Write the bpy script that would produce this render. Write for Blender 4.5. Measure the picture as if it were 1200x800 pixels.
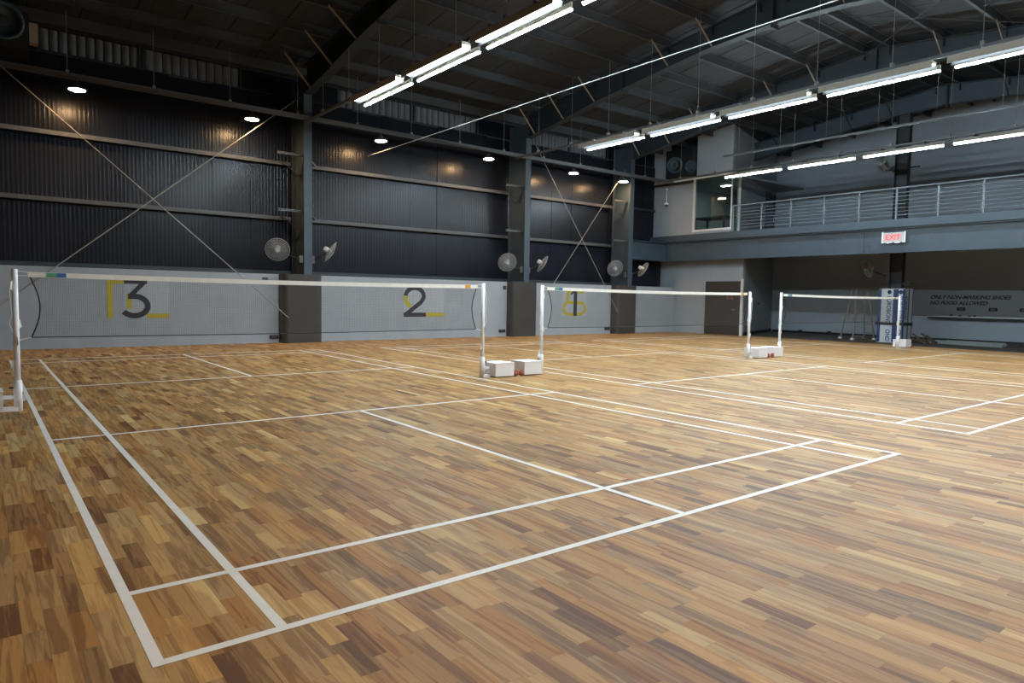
import bpy, bmesh, math, random
import numpy as np
from mathutils import Vector, Matrix

random.seed(7)
sc = bpy.context.scene
for o in list(bpy.data.objects):
    bpy.data.objects.remove(o)
C = sc.collection

# ---------------------------------------------------------------- camera
CAM = Vector((-0.470, -2.673, 1.355))
YAW, PITCH, ROLL, FPX = 0.66237, -0.06451, 0.01665, 806.98
fwd = Vector((math.sin(YAW) * math.cos(PITCH), math.cos(YAW) * math.cos(PITCH), math.sin(PITCH)))
rgt0 = Vector((math.cos(YAW), -math.sin(YAW), 0))
up0 = rgt0.cross(fwd)
rgt = math.cos(ROLL) * rgt0 + math.sin(ROLL) * up0
upv = -math.sin(ROLL) * rgt0 + math.cos(ROLL) * up0
cd = bpy.data.cameras.new('camera')
cam = bpy.data.objects.new('camera', cd)
C.objects.link(cam)
M4 = Matrix((rgt, upv, -fwd)).transposed().to_4x4()
M4.translation = CAM
cam.matrix_world = M4
cd.sensor_width = 36
cd.lens = FPX / 1200 * 36
cd.clip_start = 0.05
cd.clip_end = 200
sc.camera = cam

# ---------------------------------------------------------------- world, exposure
w = bpy.data.worlds.new('night')
sc.world = w
w.use_nodes = True
w.node_tree.nodes['Background'].inputs[0].default_value = (0.5, 0.6, 0.7, 1)
w.node_tree.nodes['Background'].inputs[1].default_value = 0.02
vs = sc.view_settings
vs.view_transform = 'Standard'
vs.look = 'None'
vs.gamma = 1
vs.use_curve_mapping = False
vs.exposure = 0.93
LED_POWER = 13.0        # emission of the cool white battens
WARM_POWER = 125.0       # emission of the warm pan lamps
LED_COL = (0.75, 0.91, 1.0)
WARM_COL = (1.0, 0.62, 0.30)

# ---------------------------------------------------------------- materials
MATS = {}


def mat(name, col, rough=0.6, metal=0.0, var=0.0, scale=4.0, spec=0.5, bump=0.0, stretch=(1, 1, 1)):
    if name in MATS:
        return MATS[name]
    m = bpy.data.materials.new(name)
    m.use_nodes = True
    nt = m.node_tree
    b = nt.nodes['Principled BSDF']
    b.inputs['Base Color'].default_value = (*col, 1)
    b.inputs['Roughness'].default_value = rough
    b.inputs['Metallic'].default_value = metal
    b.inputs['Specular IOR Level'].default_value = spec
    if var or bump:
        tc = nt.nodes.new('ShaderNodeNewGeometry')
        mp = nt.nodes.new('ShaderNodeMapping')
        mp.inputs['Scale'].default_value = stretch
        nz = nt.nodes.new('ShaderNodeTexNoise')
        nz.inputs['Scale'].default_value = scale
        nz.inputs['Detail'].default_value = 6
        nt.links.new(tc.outputs['Position'], mp.inputs['Vector'])
        nt.links.new(mp.outputs['Vector'], nz.inputs['Vector'])
        if var:
            rp = nt.nodes.new('ShaderNodeValToRGB')
            rp.color_ramp.elements[0].position = 0.3
            rp.color_ramp.elements[1].position = 0.7
            rp.color_ramp.elements[0].color = (*[c * (1 - var) for c in col], 1)
            rp.color_ramp.elements[1].color = (*[min(1, c * (1 + var)) for c in col], 1)
            nt.links.new(nz.outputs['Fac'], rp.inputs['Fac'])
            nt.links.new(rp.outputs['Color'], b.inputs['Base Color'])
        if bump:
            bp = nt.nodes.new('ShaderNodeBump')
            bp.inputs['Strength'].default_value = bump
            bp.inputs['Distance'].default_value = 0.01
            nt.links.new(nz.outputs['Fac'], bp.inputs['Height'])
            nt.links.new(bp.outputs['Normal'], b.inputs['Normal'])
    MATS[name] = m
    return m


def emit(name, col, strength):
    m = bpy.data.materials.new(name)
    m.use_nodes = True
    nt = m.node_tree
    nt.nodes.remove(nt.nodes['Principled BSDF'])
    e = nt.nodes.new('ShaderNodeEmission')
    e.inputs['Color'].default_value = (*col, 1)
    e.inputs['Strength'].default_value = strength
    nt.links.new(e.outputs[0], nt.nodes['Material Output'].inputs['Surface'])
    MATS[name] = m
    return m


def wood_mat():
    m = bpy.data.materials.new('teak_strip')
    m.use_nodes = True
    nt = m.node_tree
    N, L = nt.nodes, nt.links
    b = N['Principled BSDF']
    tone = N.new('ShaderNodeAttribute'); tone.attribute_name = 'tone'
    seed = N.new('ShaderNodeAttribute'); seed.attribute_name = 'seed'
    g = N.new('ShaderNodeNewGeometry')
    mul = N.new('ShaderNodeMath'); mul.operation = 'MULTIPLY'; mul.inputs[1].default_value = 57.0
    L.new(seed.outputs['Fac'], mul.inputs[0])
    cmb = N.new('ShaderNodeCombineXYZ')
    for i in range(3):
        L.new(mul.outputs[0], cmb.inputs[i])
    add = N.new('ShaderNodeVectorMath'); add.operation = 'ADD'
    L.new(g.outputs['Position'], add.inputs[0]); L.new(cmb.outputs[0], add.inputs[1])
    mp = N.new('ShaderNodeMapping'); mp.inputs['Scale'].default_value = (30, 1.7, 10)
    L.new(add.outputs[0], mp.inputs['Vector'])
    nz = N.new('ShaderNodeTexNoise'); nz.inputs['Scale'].default_value = 1.0
    nz.inputs['Detail'].default_value = 5; nz.inputs['Distortion'].default_value = 0.7
    L.new(mp.outputs[0], nz.inputs['Vector'])
    # fine pores
    mp2 = N.new('ShaderNodeMapping'); mp2.inputs['Scale'].default_value = (160, 9, 40)
    L.new(add.outputs[0], mp2.inputs['Vector'])
    nz2 = N.new('ShaderNodeTexNoise'); nz2.inputs['Scale'].default_value = 1.0; nz2.inputs['Detail'].default_value = 3
    L.new(mp2.outputs[0], nz2.inputs['Vector'])
    # growth rings: bands of the distorted noise
    rg = N.new('ShaderNodeMath'); rg.operation = 'MULTIPLY'; rg.inputs[1].default_value = 26.0
    L.new(nz.outputs['Fac'], rg.inputs[0])
    sn = N.new('ShaderNodeMath'); sn.operation = 'SINE'; L.new(rg.outputs[0], sn.inputs[0])
    # value = tone + grain
    a1 = N.new('ShaderNodeMath'); a1.operation = 'MULTIPLY_ADD'
    L.new(nz.outputs['Fac'], a1.inputs[0]); a1.inputs[1].default_value = 0.85
    L.new(tone.outputs['Fac'], a1.inputs[2])
    a2 = N.new('ShaderNodeMath'); a2.operation = 'MULTIPLY_ADD'
    L.new(sn.outputs[0], a2.inputs[0]); a2.inputs[1].default_value = 0.06
    L.new(a1.outputs[0], a2.inputs[2])
    a3 = N.new('ShaderNodeMath'); a3.operation = 'MULTIPLY_ADD'
    L.new(nz2.outputs['Fac'], a3.inputs[0]); a3.inputs[1].default_value = 0.16
    L.new(a2.outputs[0], a3.inputs[2])
    sb = N.new('ShaderNodeMath'); sb.operation = 'SUBTRACT'; sb.inputs[1].default_value = 0.55
    L.new(a3.outputs[0], sb.inputs[0])
    rp = N.new('ShaderNodeValToRGB')
    cr = rp.color_ramp
    cr.elements[0].position = 0.0; cr.elements[0].color = (0.110, 0.048, 0.020, 1)
    cr.elements[1].position = 1.0; cr.elements[1].color = (0.61, 0.415, 0.170, 1)
    for pos, col in ((0.22, (0.20, 0.098, 0.035)), (0.45, (0.33, 0.178, 0.063)), (0.72, (0.45, 0.275, 0.100))):
        e = cr.elements.new(pos); e.color = (*col, 1)
    L.new(sb.outputs[0], rp.inputs['Fac'])
    hs = N.new('ShaderNodeHueSaturation')
    h1 = N.new('ShaderNodeMapRange'); h1.inputs['To Min'].default_value = 0.494; h1.inputs['To Max'].default_value = 0.508
    s1 = N.new('ShaderNodeMapRange'); s1.inputs['To Min'].default_value = 1.06; s1.inputs['To Max'].default_value = 0.90
    L.new(seed.outputs['Fac'], h1.inputs['Value']); L.new(seed.outputs['Fac'], s1.inputs['Value'])
    L.new(h1.outputs[0], hs.inputs['Hue']); L.new(s1.outputs[0], hs.inputs['Saturation'])
    L.new(rp.outputs['Color'], hs.inputs['Color'])
    L.new(hs.outputs['Color'], b.inputs['Base Color'])
    # worn lacquer: roughness wanders slowly
    nz3 = N.new('ShaderNodeTexNoise'); nz3.inputs['Scale'].default_value = 0.8; nz3.inputs['Detail'].default_value = 4
    L.new(g.outputs['Position'], nz3.inputs['Vector'])
    rr = N.new('ShaderNodeMapRange')
    rr.inputs['To Min'].default_value = 0.46; rr.inputs['To Max'].default_value = 0.58
    L.new(nz3.outputs['Fac'], rr.inputs['Value']); L.new(rr.outputs[0], b.inputs['Roughness'])
    b.inputs['Specular IOR Level'].default_value = 0.16
    bp = N.new('ShaderNodeBump'); bp.inputs['Strength'].default_value = 0.06; bp.inputs['Distance'].default_value = 0.004
    L.new(nz2.outputs['Fac'], bp.inputs['Height']); L.new(bp.outputs[0], b.inputs['Normal'])
    MATS['teak'] = m
    return m


def glass_mat():
    m = bpy.data.materials.new('window_glass')
    m.use_nodes = True
    nt = m.node_tree
    nt.nodes.remove(nt.nodes['Principled BSDF'])
    tr = nt.nodes.new('ShaderNodeBsdfTransparent'); tr.inputs[0].default_value = (0.80, 0.90, 0.86, 1)
    gl = nt.nodes.new('ShaderNodeBsdfGlossy'); gl.inputs['Roughness'].default_value = 0.03
    mx = nt.nodes.new('ShaderNodeMixShader'); mx.inputs[0].default_value = 0.09
    nt.links.new(tr.outputs[0], mx.inputs[1]); nt.links.new(gl.outputs[0], mx.inputs[2])
    nt.links.new(mx.outputs[0], nt.nodes['Material Output'].inputs['Surface'])
    MATS['glass'] = m
    return m


wood_mat(); glass_mat()
emit('led', LED_COL, LED_POWER)
emit('led_tube', LED_COL, LED_POWER * 14)
emit('warm', WARM_COL, WARM_POWER)
emit('room_panel', (1.0, 0.96, 0.88), 26.0)
emit('exit_red', (1.0, 0.10, 0.08), 0.9)
mat('line_paint', (0.66, 0.655, 0.63), 0.45, var=0.05, scale=9)
mat('low_wall', (0.30, 0.315, 0.335), 0.75, var=0.05, scale=2.5, bump=0.05)
mat('grey_wall', (0.29, 0.325, 0.36), 0.8, var=0.04, scale=1.5)
mat('back_wall', (0.34, 0.385, 0.43), 0.8, var=0.03, scale=1.5)
mat('patch', (0.35, 0.37, 0.39), 0.7)
mat('sheet', (0.0105, 0.0125, 0.019), 0.25, metal=0.0, var=0.15, scale=1.2, spec=0.22)
mat('roof_sheet', (0.019, 0.023, 0.028), 0.7, var=0.12, scale=1.0)
mat('steel', (0.042, 0.062, 0.082), 0.5, var=0.10, scale=3, spec=0.5)
mat('steel_dark', (0.018, 0.026, 0.034), 0.55, var=0.1, scale=3)
mat('purlin', (0.045, 0.050, 0.056), 0.5, var=0.1, scale=2)
mat('girt', (0.062, 0.068, 0.076), 0.5, metal=0.0, var=0.1, scale=3)
mat('brace', (0.36, 0.29, 0.22), 0.6, var=0.1, scale=6)
mat('galv', (0.25, 0.24, 0.22), 0.4, metal=0.1, var=0.1, scale=8)
mat('cover', (0.050, 0.044, 0.040), 0.30, var=0.06, scale=2, spec=0.5)
mat('yellow', (0.42, 0.33, 0.02), 0.6)
mat('digit', (0.022, 0.020, 0.028), 0.7)
mat('ink', (0.035, 0.04, 0.06), 0.6)
mat('white_paint', (0.78, 0.78, 0.79), 0.4, var=0.03, scale=8)
mat('white_box', (0.74, 0.72, 0.73), 0.5, var=0.03, scale=8)
mat('tape', (0.82, 0.81, 0.77), 0.7, var=0.04, scale=12)
mat('film', (0.80, 0.82, 0.85), 0.25, spec=0.7)
mat('wheel_red', (0.28, 0.045, 0.025), 0.45)
mat('cord', (0.012, 0.012, 0.013), 0.7)
mat('net', (0.045, 0.04, 0.035), 0.8)
mat('black', (0.012, 0.013, 0.015), 0.5)
mat('fan_grey', (0.30, 0.31, 0.32), 0.4, metal=0.2)
mat('fan_blade', (0.10, 0.105, 0.11), 0.5)
mat('fan_motor', (0.45, 0.47, 0.48), 0.4)
mat('batten', (0.30, 0.275, 0.23), 0.45)
mat('rail', (0.10, 0.105, 0.11), 0.45, metal=0.3)
mat('concrete', (0.10, 0.10, 0.095), 0.85, var=0.15, scale=2)
mat('door', (0.040, 0.036, 0.034), 0.5, var=0.05, scale=3)
mat('trim_white', (0.62, 0.62, 0.60), 0.5)
mat('handrail', (0.16, 0.19, 0.215), 0.4, metal=0.1)
mat('slat', (0.12, 0.14, 0.16), 0.55, var=0.08, scale=5)
mat('film_white', (0.55, 0.60, 0.63), 0.4)
mat('film_blue', (0.022, 0.055, 0.17), 0.4)
mat('ladder', (0.24, 0.19, 0.16), 0.55, var=0.1, scale=8)
mat('scrap', (0.09, 0.07, 0.05), 0.8, var=0.3, scale=12)
mat('wrapped', (0.27, 0.31, 0.32), 0.35, var=0.1, scale=10)
mat('duct', (0.014, 0.016, 0.019), 0.5)
mat('nozzle', (0.05, 0.085, 0.11), 0.35, metal=0.3)
mat('sign_white', (0.42, 0.39, 0.40), 0.35)
mat('warning', (0.30, 0.11, 0.04), 0.6)
mat('label_green', (0.10, 0.34, 0.22), 0.6)
mat('label_blue', (0.05, 0.16, 0.40), 0.6)
mat('label_orange', (0.70, 0.33, 0.03), 0.6)
mat('table_dark', (0.035, 0.030, 0.028), 0.5)
mat('night_glass', (0.010, 0.016, 0.020), 0.15, spec=0.6)
mat('wire_white', (0.75, 0.76, 0.78), 0.4)


# ---------------------------------------------------------------- mesh helpers
class MB:
    def __init__(self):
        self.v = []; self.f = []; self.mi = []; self.cur = 0

    def box(self, x0, x1, y0, y1, z0, z1):
        n = len(self.v)
        self.v += [(x0, y0, z0), (x1, y0, z0), (x1, y1, z0), (x0, y1, z0), (x0, y0, z1), (x1, y0, z1), (x1, y1, z1), (x0, y1, z1)]
        for q in ((0, 3, 2, 1), (4, 5, 6, 7), (0, 1, 5, 4), (1, 2, 6, 5), (2, 3, 7, 6), (3, 0, 4, 7)):
            self.f.append(tuple(n + i for i in q))
        return self

    def bar(self, a, b, wd, ht, up=(0, 0, 1)):
        """rectangular bar from a to b"""
        a, b, up = Vector(a), Vector(b), Vector(up)
        d = (b - a).normalized()
        s = d.cross(up)
        if s.length < 1e-4:
            s = d.cross(Vector((1, 0, 0)))
        s.normalize(); t = s.cross(d)
        n = len(self.v)
        for p in (a, b):
            for sx, st in ((-1, -1), (1, -1), (1, 1), (-1, 1)):
                self.v.append(tuple(p + s * (sx * wd / 2) + t * (st * ht / 2)))
        for q in ((0, 1, 2, 3), (7, 6, 5, 4), (0, 4, 5, 1), (1, 5, 6, 2), (2, 6, 7, 3), (3, 7, 4, 0)):
            self.f.append(tuple(n + i for i in q))
        return self

    def tube(self, pts, r, seg=8, closed=False, caps=True):
        pts = [Vector(p) for p in pts]
        n0 = len(self.v); m = len(pts)
        rs = r if isinstance(r, (list, tuple)) else [r] * m
        prev = None
        for i, p in enumerate(pts):
            if closed:
                d = pts[(i + 1) % m] - pts[i - 1]
            else:
                d = pts[min(i + 1, m - 1)] - pts[max(i - 1, 0)]
            d.normalize()
            if prev is None:
                s = d.orthogonal().normalized()
            else:
                s = (prev - d * prev.dot(d)).normalized()
            prev = s
            t = d.cross(s)
            for k in range(seg):
                a = 2 * math.pi * k / seg
                self.v.append(tuple(p + s * (rs[i] * math.cos(a)) + t * (rs[i] * math.sin(a))))
        for i in range(m if closed else m - 1):
            j = (i + 1) % m
            for k in range(seg):
                l = (k + 1) % seg
                self.f.append((n0 + i * seg + k, n0 + i * seg + l, n0 + j * seg + l, n0 + j * seg + k))
        if caps and not closed:
            self.f.append(tuple(n0 + k for k in reversed(range(seg))))
            self.f.append(tuple(n0 + (m - 1) * seg + k for k in range(seg)))
        return self

    def lathe(self, prof, c, ax=(0, 0, 1), seg=20):
        """prof: list of (radius, height) along axis from c"""
        ax = Vector(ax).normalized(); c = Vector(c)
        s = ax.orthogonal().normalized(); t = ax.cross(s)
        n0 = len(self.v)
        for r, h in prof:
            for k in range(seg):
                a = 2 * math.pi * k / seg
                self.v.append(tuple(c + ax * h + s * (r * math.cos(a)) + t * (r * math.sin(a))))
        for i in range(len(prof) - 1):
            for k in range(seg):
                l = (k + 1) % seg
                self.f.append((n0 + i * seg + k, n0 + i * seg + l, n0 + (i + 1) * seg + l, n0 + (i + 1) * seg + k))
        if prof[0][0] > 1e-6:
            self.f.append(tuple(n0 + k for k in reversed(range(seg))))
        if prof[-1][0] > 1e-6:
            self.f.append(tuple(n0 + (len(prof) - 1) * seg + k for k in range(seg)))
        return self

    def prism(self, poly, fn, t0, t1):
        """poly: 2D outline; fn(u,v,t)->xyz"""
        n = len(self.v); m = len(poly)
        for t in (t0, t1):
            self.v += [tuple(fn(u, v, t)) for u, v in poly]
        self.f.append(tuple(n + i for i in range(m)))
        self.f.append(tuple(n + m + i for i in reversed(range(m))))
        for i in range(m):
            j = (i + 1) % m
            self.f.append((n + i, n + m + i, n + m + j, n + j))
        return self

    def ribbon(self, pts, wd, fn, t0, t1):
        """flat stroke of width wd along 2D pts, as a strip of quads with thickness"""
        L, R = [], []
        for i, p in enumerate(pts):
            a = Vector(pts[max(i - 1, 0)]); b = Vector(pts[min(i + 1, len(pts) - 1)])
            d = (b - a).normalized(); nrm = Vector((-d.y, d.x))
            L.append(Vector(p) + nrm * wd / 2); R.append(Vector(p) - nrm * wd / 2)
        for i in range(len(pts) - 1):
            self.prism([L[i], L[i + 1], R[i + 1], R[i]], fn, t0, t1)
        return self

    def mesh(self, name, m):
        me = bpy.data.meshes.new(name)
        me.from_pydata(self.v, [], self.f)
        bm = bmesh.new(); bm.from_mesh(me)
        bmesh.ops.recalc_face_normals(bm, faces=bm.faces)
        bm.to_mesh(me); bm.free()
        me.materials.append(MATS[m])
        return me

    def build(self, name, m, parent=None, smooth=False):
        me = self.mesh(name, m)
        if smooth:
            for pl in me.polygons:
                pl.use_smooth = len(pl.vertices) == 4
        return link(name, me, parent)


def link(name, me, parent=None):
    o = bpy.data.objects.new(name, me)
    C.objects.link(o)
    if parent is not None:
        o.parent = parent
    return o


def tag(o, label=None, cat=None, group=None, kind=None):
    if label: o['label'] = label
    if cat: o['category'] = cat
    if group: o['group'] = group
    if kind: o['kind'] = kind
    return o


def thing(name, label, cat, loc=(0, 0, 0), rz=0.0, group=None, kind=None):
    o = bpy.data.objects.new(name, None)
    o.empty_display_size = 0.1
    C.objects.link(o)
    o.location = loc; o.rotation_euler = (0, 0, rz)
    return tag(o, label, cat, group, kind)


def struct(name, mb, m, label=None):
    return tag(mb.build(name, m), label, kind='structure')


def copy_tree(o, parent=None):
    c = o.copy(); C.objects.link(c); c.parent = parent
    for ch in [x for x in CH.get(o.name, [])]:
        copy_tree(ch, c)
    return c


CH = {}


def scan():
    CH.clear()
    for o in bpy.data.objects:
        if o.parent:
            CH.setdefault(o.parent.name, []).append(o)


def text(name, s, size, m, parent, mtx, depth=0.002, shear=0.0, xs=1.0, bold=0.0, align='LEFT', spacing=1.0):
    cu = bpy.data.curves.new(name, 'FONT')
    cu.body = s; cu.size = size; cu.extrude = depth; cu.shear = shear; cu.offset = bold
    cu.align_x = align; cu.space_character = spacing
    t = bpy.data.objects.new(name, cu); C.objects.link(t)
    dg = bpy.context.evaluated_depsgraph_get()
    me = bpy.data.meshes.new_from_object(t.evaluated_get(dg))
    bpy.data.objects.remove(t); bpy.data.curves.remove(cu)
    me.transform(mtx @ Matrix.Diagonal((xs, 1, 1, 1)))
    me.materials.clear(); me.materials.append(MATS[m])
    return link(name, me, parent)


def frame(o, xd, yd):
    """matrix taking text XY to the plane spanned by xd, yd at o"""
    xd, yd = Vector(xd), Vector(yd); zd = xd.cross(yd)
    m = Matrix((xd, yd, zd)).transposed().to_4x4(); m.translation = Vector(o)
    return m


# ---------------------------------------------------------------- dimensions
RIDGE_Y = 6.75
WALL_Y = 16.15          # face of the low grey wall
SHEET_Y = 16.95         # face of the dark sheet above it
X_LEFT, X_BACK, Y_NEAR = -3.4, 27.9, -3.65
FRAMES = (-1.25, 6.81, 14.57, 19.78)
X_END = 24.75
LOW_TOP = 1.87


def ztop(y):
    return 8.50 - 0.11 * abs(y - RIDGE_Y)


PROF = [(6.75, 7.86), (8.43, 7.77), (9.85, 7.62), (12.6, 7.28), (15.6, 6.75)]


def zlow(y):
    y = RIDGE_Y + abs(y - RIDGE_Y)
    for (a, za), (b, zb) in zip(PROF, PROF[1:]):
        if y <= b:
            return za + (zb - za) * (y - a) / (b - a)
    return PROF[-1][1]


# ---------------------------------------------------------------- floor
floor = struct('floor', MB().box(X_LEFT, 23.2, Y_NEAR, SHEET_Y + 0.2, -0.12, -0.006), 'concrete',
               'warm brown teak strip floor of the sports hall')
WB, LEN = 0.078, 0.45
rng = np.random.default_rng(3)
rects = []
nx = int((23.2 - X_LEFT) / WB)
for i in range(nx):
    x0 = X_LEFT + i * WB
    y = Y_NEAR - rng.uniform(0, LEN)
    while y < WALL_Y:
        l = rng.uniform(0.26, 0.66)
        a, b = max(y, Y_NEAR), min(y + l, WALL_Y)
        if b - a > 0.02:
            rects.append((x0, x0 + WB, a, b))
        y += l
rects = np.array(rects)
ctr = np.c_[(rects[:, 0] + rects[:, 1]) / 2, (rects[:, 2] + rects[:, 3]) / 2, np.zeros(len(rects))]
rel = ctr - np.array(CAM)
dz = rel @ np.array(fwd)
px = 600 + FPX * (rel @ np.array(rgt)) / np.maximum(dz, 1e-3)
py = 400 - FPX * (rel @ np.array(upv)) / np.maximum(dz, 1e-3)
inview = (dz > 0.5) & (px > 0) & (px < 1200) & (py > 0) & (py < 800)
score = np.where(inview, dz, 1e9)
near = np.argsort(score)[:300]
isnear = np.zeros(len(rects), bool); isnear[near] = True
tone = np.clip(rng.normal(0.445, 0.135, len(rects)), 0.05, 0.95)
seed = rng.random(len(rects))


def plank_verts(r):
    x0, x1, y0, y1 = r
    c, z, zb = 0.0003, 0.0, -0.0055
    return [(x0, y0, zb), (x1, y0, zb), (x1, y1, zb), (x0, y1, zb), (x0 + c, y0 + c, z), (x1 - c, y0 + c, z), (x1 - c, y1 - c, z), (x0 + c, y1 - c, z)]


PF = [(4, 5, 6, 7), (0, 1, 5, 4), (1, 2, 6, 5), (2, 3, 7, 6), (3, 0, 4, 7)]


def plank_mesh(name, idx):
    v, f = [], []
    for i in idx:
        n = len(v)
        v += plank_verts(rects[i])
        f += [tuple(n + k for k in q) for q in PF]
    me = bpy.data.meshes.new(name)
    me.from_pydata(v, [], f)
    for nm, arr in (('tone', tone), ('seed', seed)):
        at = me.attributes.new(nm, 'FLOAT', 'FACE')
        at.data.foreach_set('value', np.repeat(arr[np.array(idx)], 5).astype(np.float32))
    me.materials.append(MATS['teak'])
    return me


for i in near:
    link('floor_plank', plank_mesh('floor_plank', [i]), floor)
tag(link('floor_planks', plank_mesh('floor_planks', np.nonzero(~isnear)[0]), floor), kind='stuff')

under = struct('floor_mezzanine_side', MB().box(23.2, X_BACK + 0.2, Y_NEAR, SHEET_Y + 0.2, -0.12, -0.004), 'concrete',
               'dark bare concrete floor strip under the mezzanine')
MB().box(23.18, 23.24, Y_NEAR, 12.85, -0.02, 0.004).build('floor_edge_strip', 'steel_dark', under)

# ---------------------------------------------------------------- court lines
LW = 0.044


LZ = {'side_line': 0.0, 'base_line': 0.0006, 'long_service_line': 0.0003, 'short_service_line': 0.0004, 'centre_line': 0.0002}


def court(x0, label):
    t = thing('court_marking', label, 'court lines', (x0, 0, 0), 0, 'painted badminton courts')

    def ln(name, xa, xb, ya, yb):
        MB().box(xa, xb, ya, yb, -0.001, 0.0014 + LZ[name]).build(name, 'line_paint', t)
    for x in (0, 6.1 - LW, 0.46, 5.64 - LW):
        ln('side_line', x, x + LW, 0, 13.4)
    ln('base_line', 0, 6.1, 0, LW); ln('base_line', 0, 6.1, 13.4 - LW, 13.4)
    ln('long_service_line', 0, 6.1, 0.76 - LW, 0.76); ln('long_service_line', 0, 6.1, 12.64, 12.64 + LW)
    ln('short_service_line', 0, 6.1, 4.72 - LW, 4.72); ln('short_service_line', 0, 6.1, 8.68, 8.68 + LW)
    ln('centre_line', 3.05 - LW / 2, 3.05 + LW / 2, 0, 4.72); ln('centre_line', 3.05 - LW / 2, 3.05 + LW / 2, 8.68, 13.4)


GAP = 7.707
court(0, 'white painted badminton court lines in front of the wall number three sign')
court(GAP, 'white painted badminton court lines of the middle court between two nets')
court(2 * GAP, 'white painted badminton court lines of the court beside the mezzanine')

# ---------------------------------------------------------------- far wall: low masonry wall, sheet cladding
COVERS = [(-1.96, -0.84), (6.10, 7.22), (13.95, 15.07), (19.06, 20.20)]
wall_far = struct('wall_far', MB().box(X_LEFT, 22.9, WALL_Y, SHEET_Y + 0.02, -0.1, LOW_TOP), 'low_wall',
                  'low smooth grey wall carrying the big court numbers')
sheet = struct('wall_far_cladding', MB().box(X_LEFT, X_BACK + 0.2, SHEET_Y + 0.03, SHEET_Y + 0.12, LOW_TOP - 0.3, 6.9), 'black',
               'dark corrugated metal cladding above the low grey wall')


def sheet_mesh(wd, z0, z1, ribs=11, dep=0.0016):
    prof = [(0, 0.012)]
    p = wd / ribs
    for k in range(ribs):
        a = k * p
        prof += [(a + p * 0.12, 0.012), (a + p * 0.25, 0.012 + dep), (a + p * 0.55, 0.012 + dep), (a + p * 0.68, 0.012)]
    prof.append((wd - 0.008, 0.012))
    mb = MB()
    n = len(prof)
    for z in (z0, z1):
        mb.v += [(u, -v, z) for u, v in prof]
    for i in range(n - 1):
        mb.f.append((i, i + 1, n + i + 1, n + i))
    # folded side lips
    mb.v += [(0, 0.03, z0), (0, 0.03, z1), (wd - 0.008, 0.03, z0), (wd - 0.008, 0.03, z1)]
    k = 2 * n
    mb.f.append((k, 0, n, k + 1)); mb.f.append((n - 1, k + 2, k + 3, 2 * n - 1))
    return mb.mesh('cladding_sheet', 'sheet')


SM = sheet_mesh(1.0, LOW_TOP - 0.2, 6.86)
x = X_LEFT
while x < 22.3:
    o = link('cladding_sheet', SM, sheet); o.location = (x, SHEET_Y, 0)
    o.rotation_euler = (random.uniform(-0.004, 0.004), 0, random.uniform(-0.010, 0.010))
    x += 1.0

# clerestory band above the cladding
clere = struct('wall_far_upper', MB().box(X_LEFT, X_BACK + 0.2, SHEET_Y + 0.30, SHEET_Y + 0.36, 6.8, 7.75), 'black',
               'dark strip of wall behind the high louvre windows')
MB().box(X_LEFT, 0.80, SHEET_Y, SHEET_Y + 0.06, 6.86, 7.6).build('panel', 'sheet', clere)
MB().box(X_LEFT, 23, SHEET_Y - 0.01, SHEET_Y + 0.25, 7.40, 7.62).build('eave_beam', 'steel_dark', clere)
MB().box(X_LEFT, 23, SHEET_Y, SHEET_Y + 0.25, 6.83, 6.89).build('sill_beam', 'steel_dark', clere)
wins = [(0.86, 2.90), (3.04, 5.33), (8.20, 10.62), (10.78, 13.17), (15.6, 17.40), (17.52, 19.44)]
for a, b in ((5.33, 8.20), (13.17, 15.6), (19.44, 23)):
    MB().box(a, b, SHEET_Y, SHEET_Y + 0.06, 6.89, 7.40).build('panel', 'sheet', clere)
for n, (a, b) in enumerate(wins):
    wn = struct('window_%d' % (n + 1), MB().box(a - 0.06, a, SHEET_Y - 0.01, SHEET_Y + 0.2, 6.86, 7.42).box(b, b + 0.06, SHEET_Y - 0.01, SHEET_Y + 0.2, 6.86, 7.42)
                .box(a, b, SHEET_Y + 0.18, SHEET_Y + 0.22, 6.88, 7.41), 'steel_dark', 'high louvre window with pale vertical fins under the roof')
    k = 11
    p = (b - a) / k
    for i in range(k):
        # curved translucent fin
        mb = MB(); prof = []
        for j in range(6):
            u = j / 5
            prof.append((a + i * p + 0.012 + (p - 0.024) * u, SHEET_Y + 0.05 - 0.035 * math.sin(math.pi * u)))
        m0 = len(mb.v)
        for z in (6.90, 7.38):
            mb.v += [(u, v, z) for u, v in prof]
            mb.v += [(u, v + 0.012, z) for u, v in reversed(prof)]
        q = 12
        for j in range(q):
            l = (j + 1) % q
            mb.f.append((j, l, q + l, q + j))
        mb.f.append(tuple(range(q))); mb.f.append(tuple(q + j for j in reversed(range(q))))
        mb.build('fin', 'slat', wn)

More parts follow.
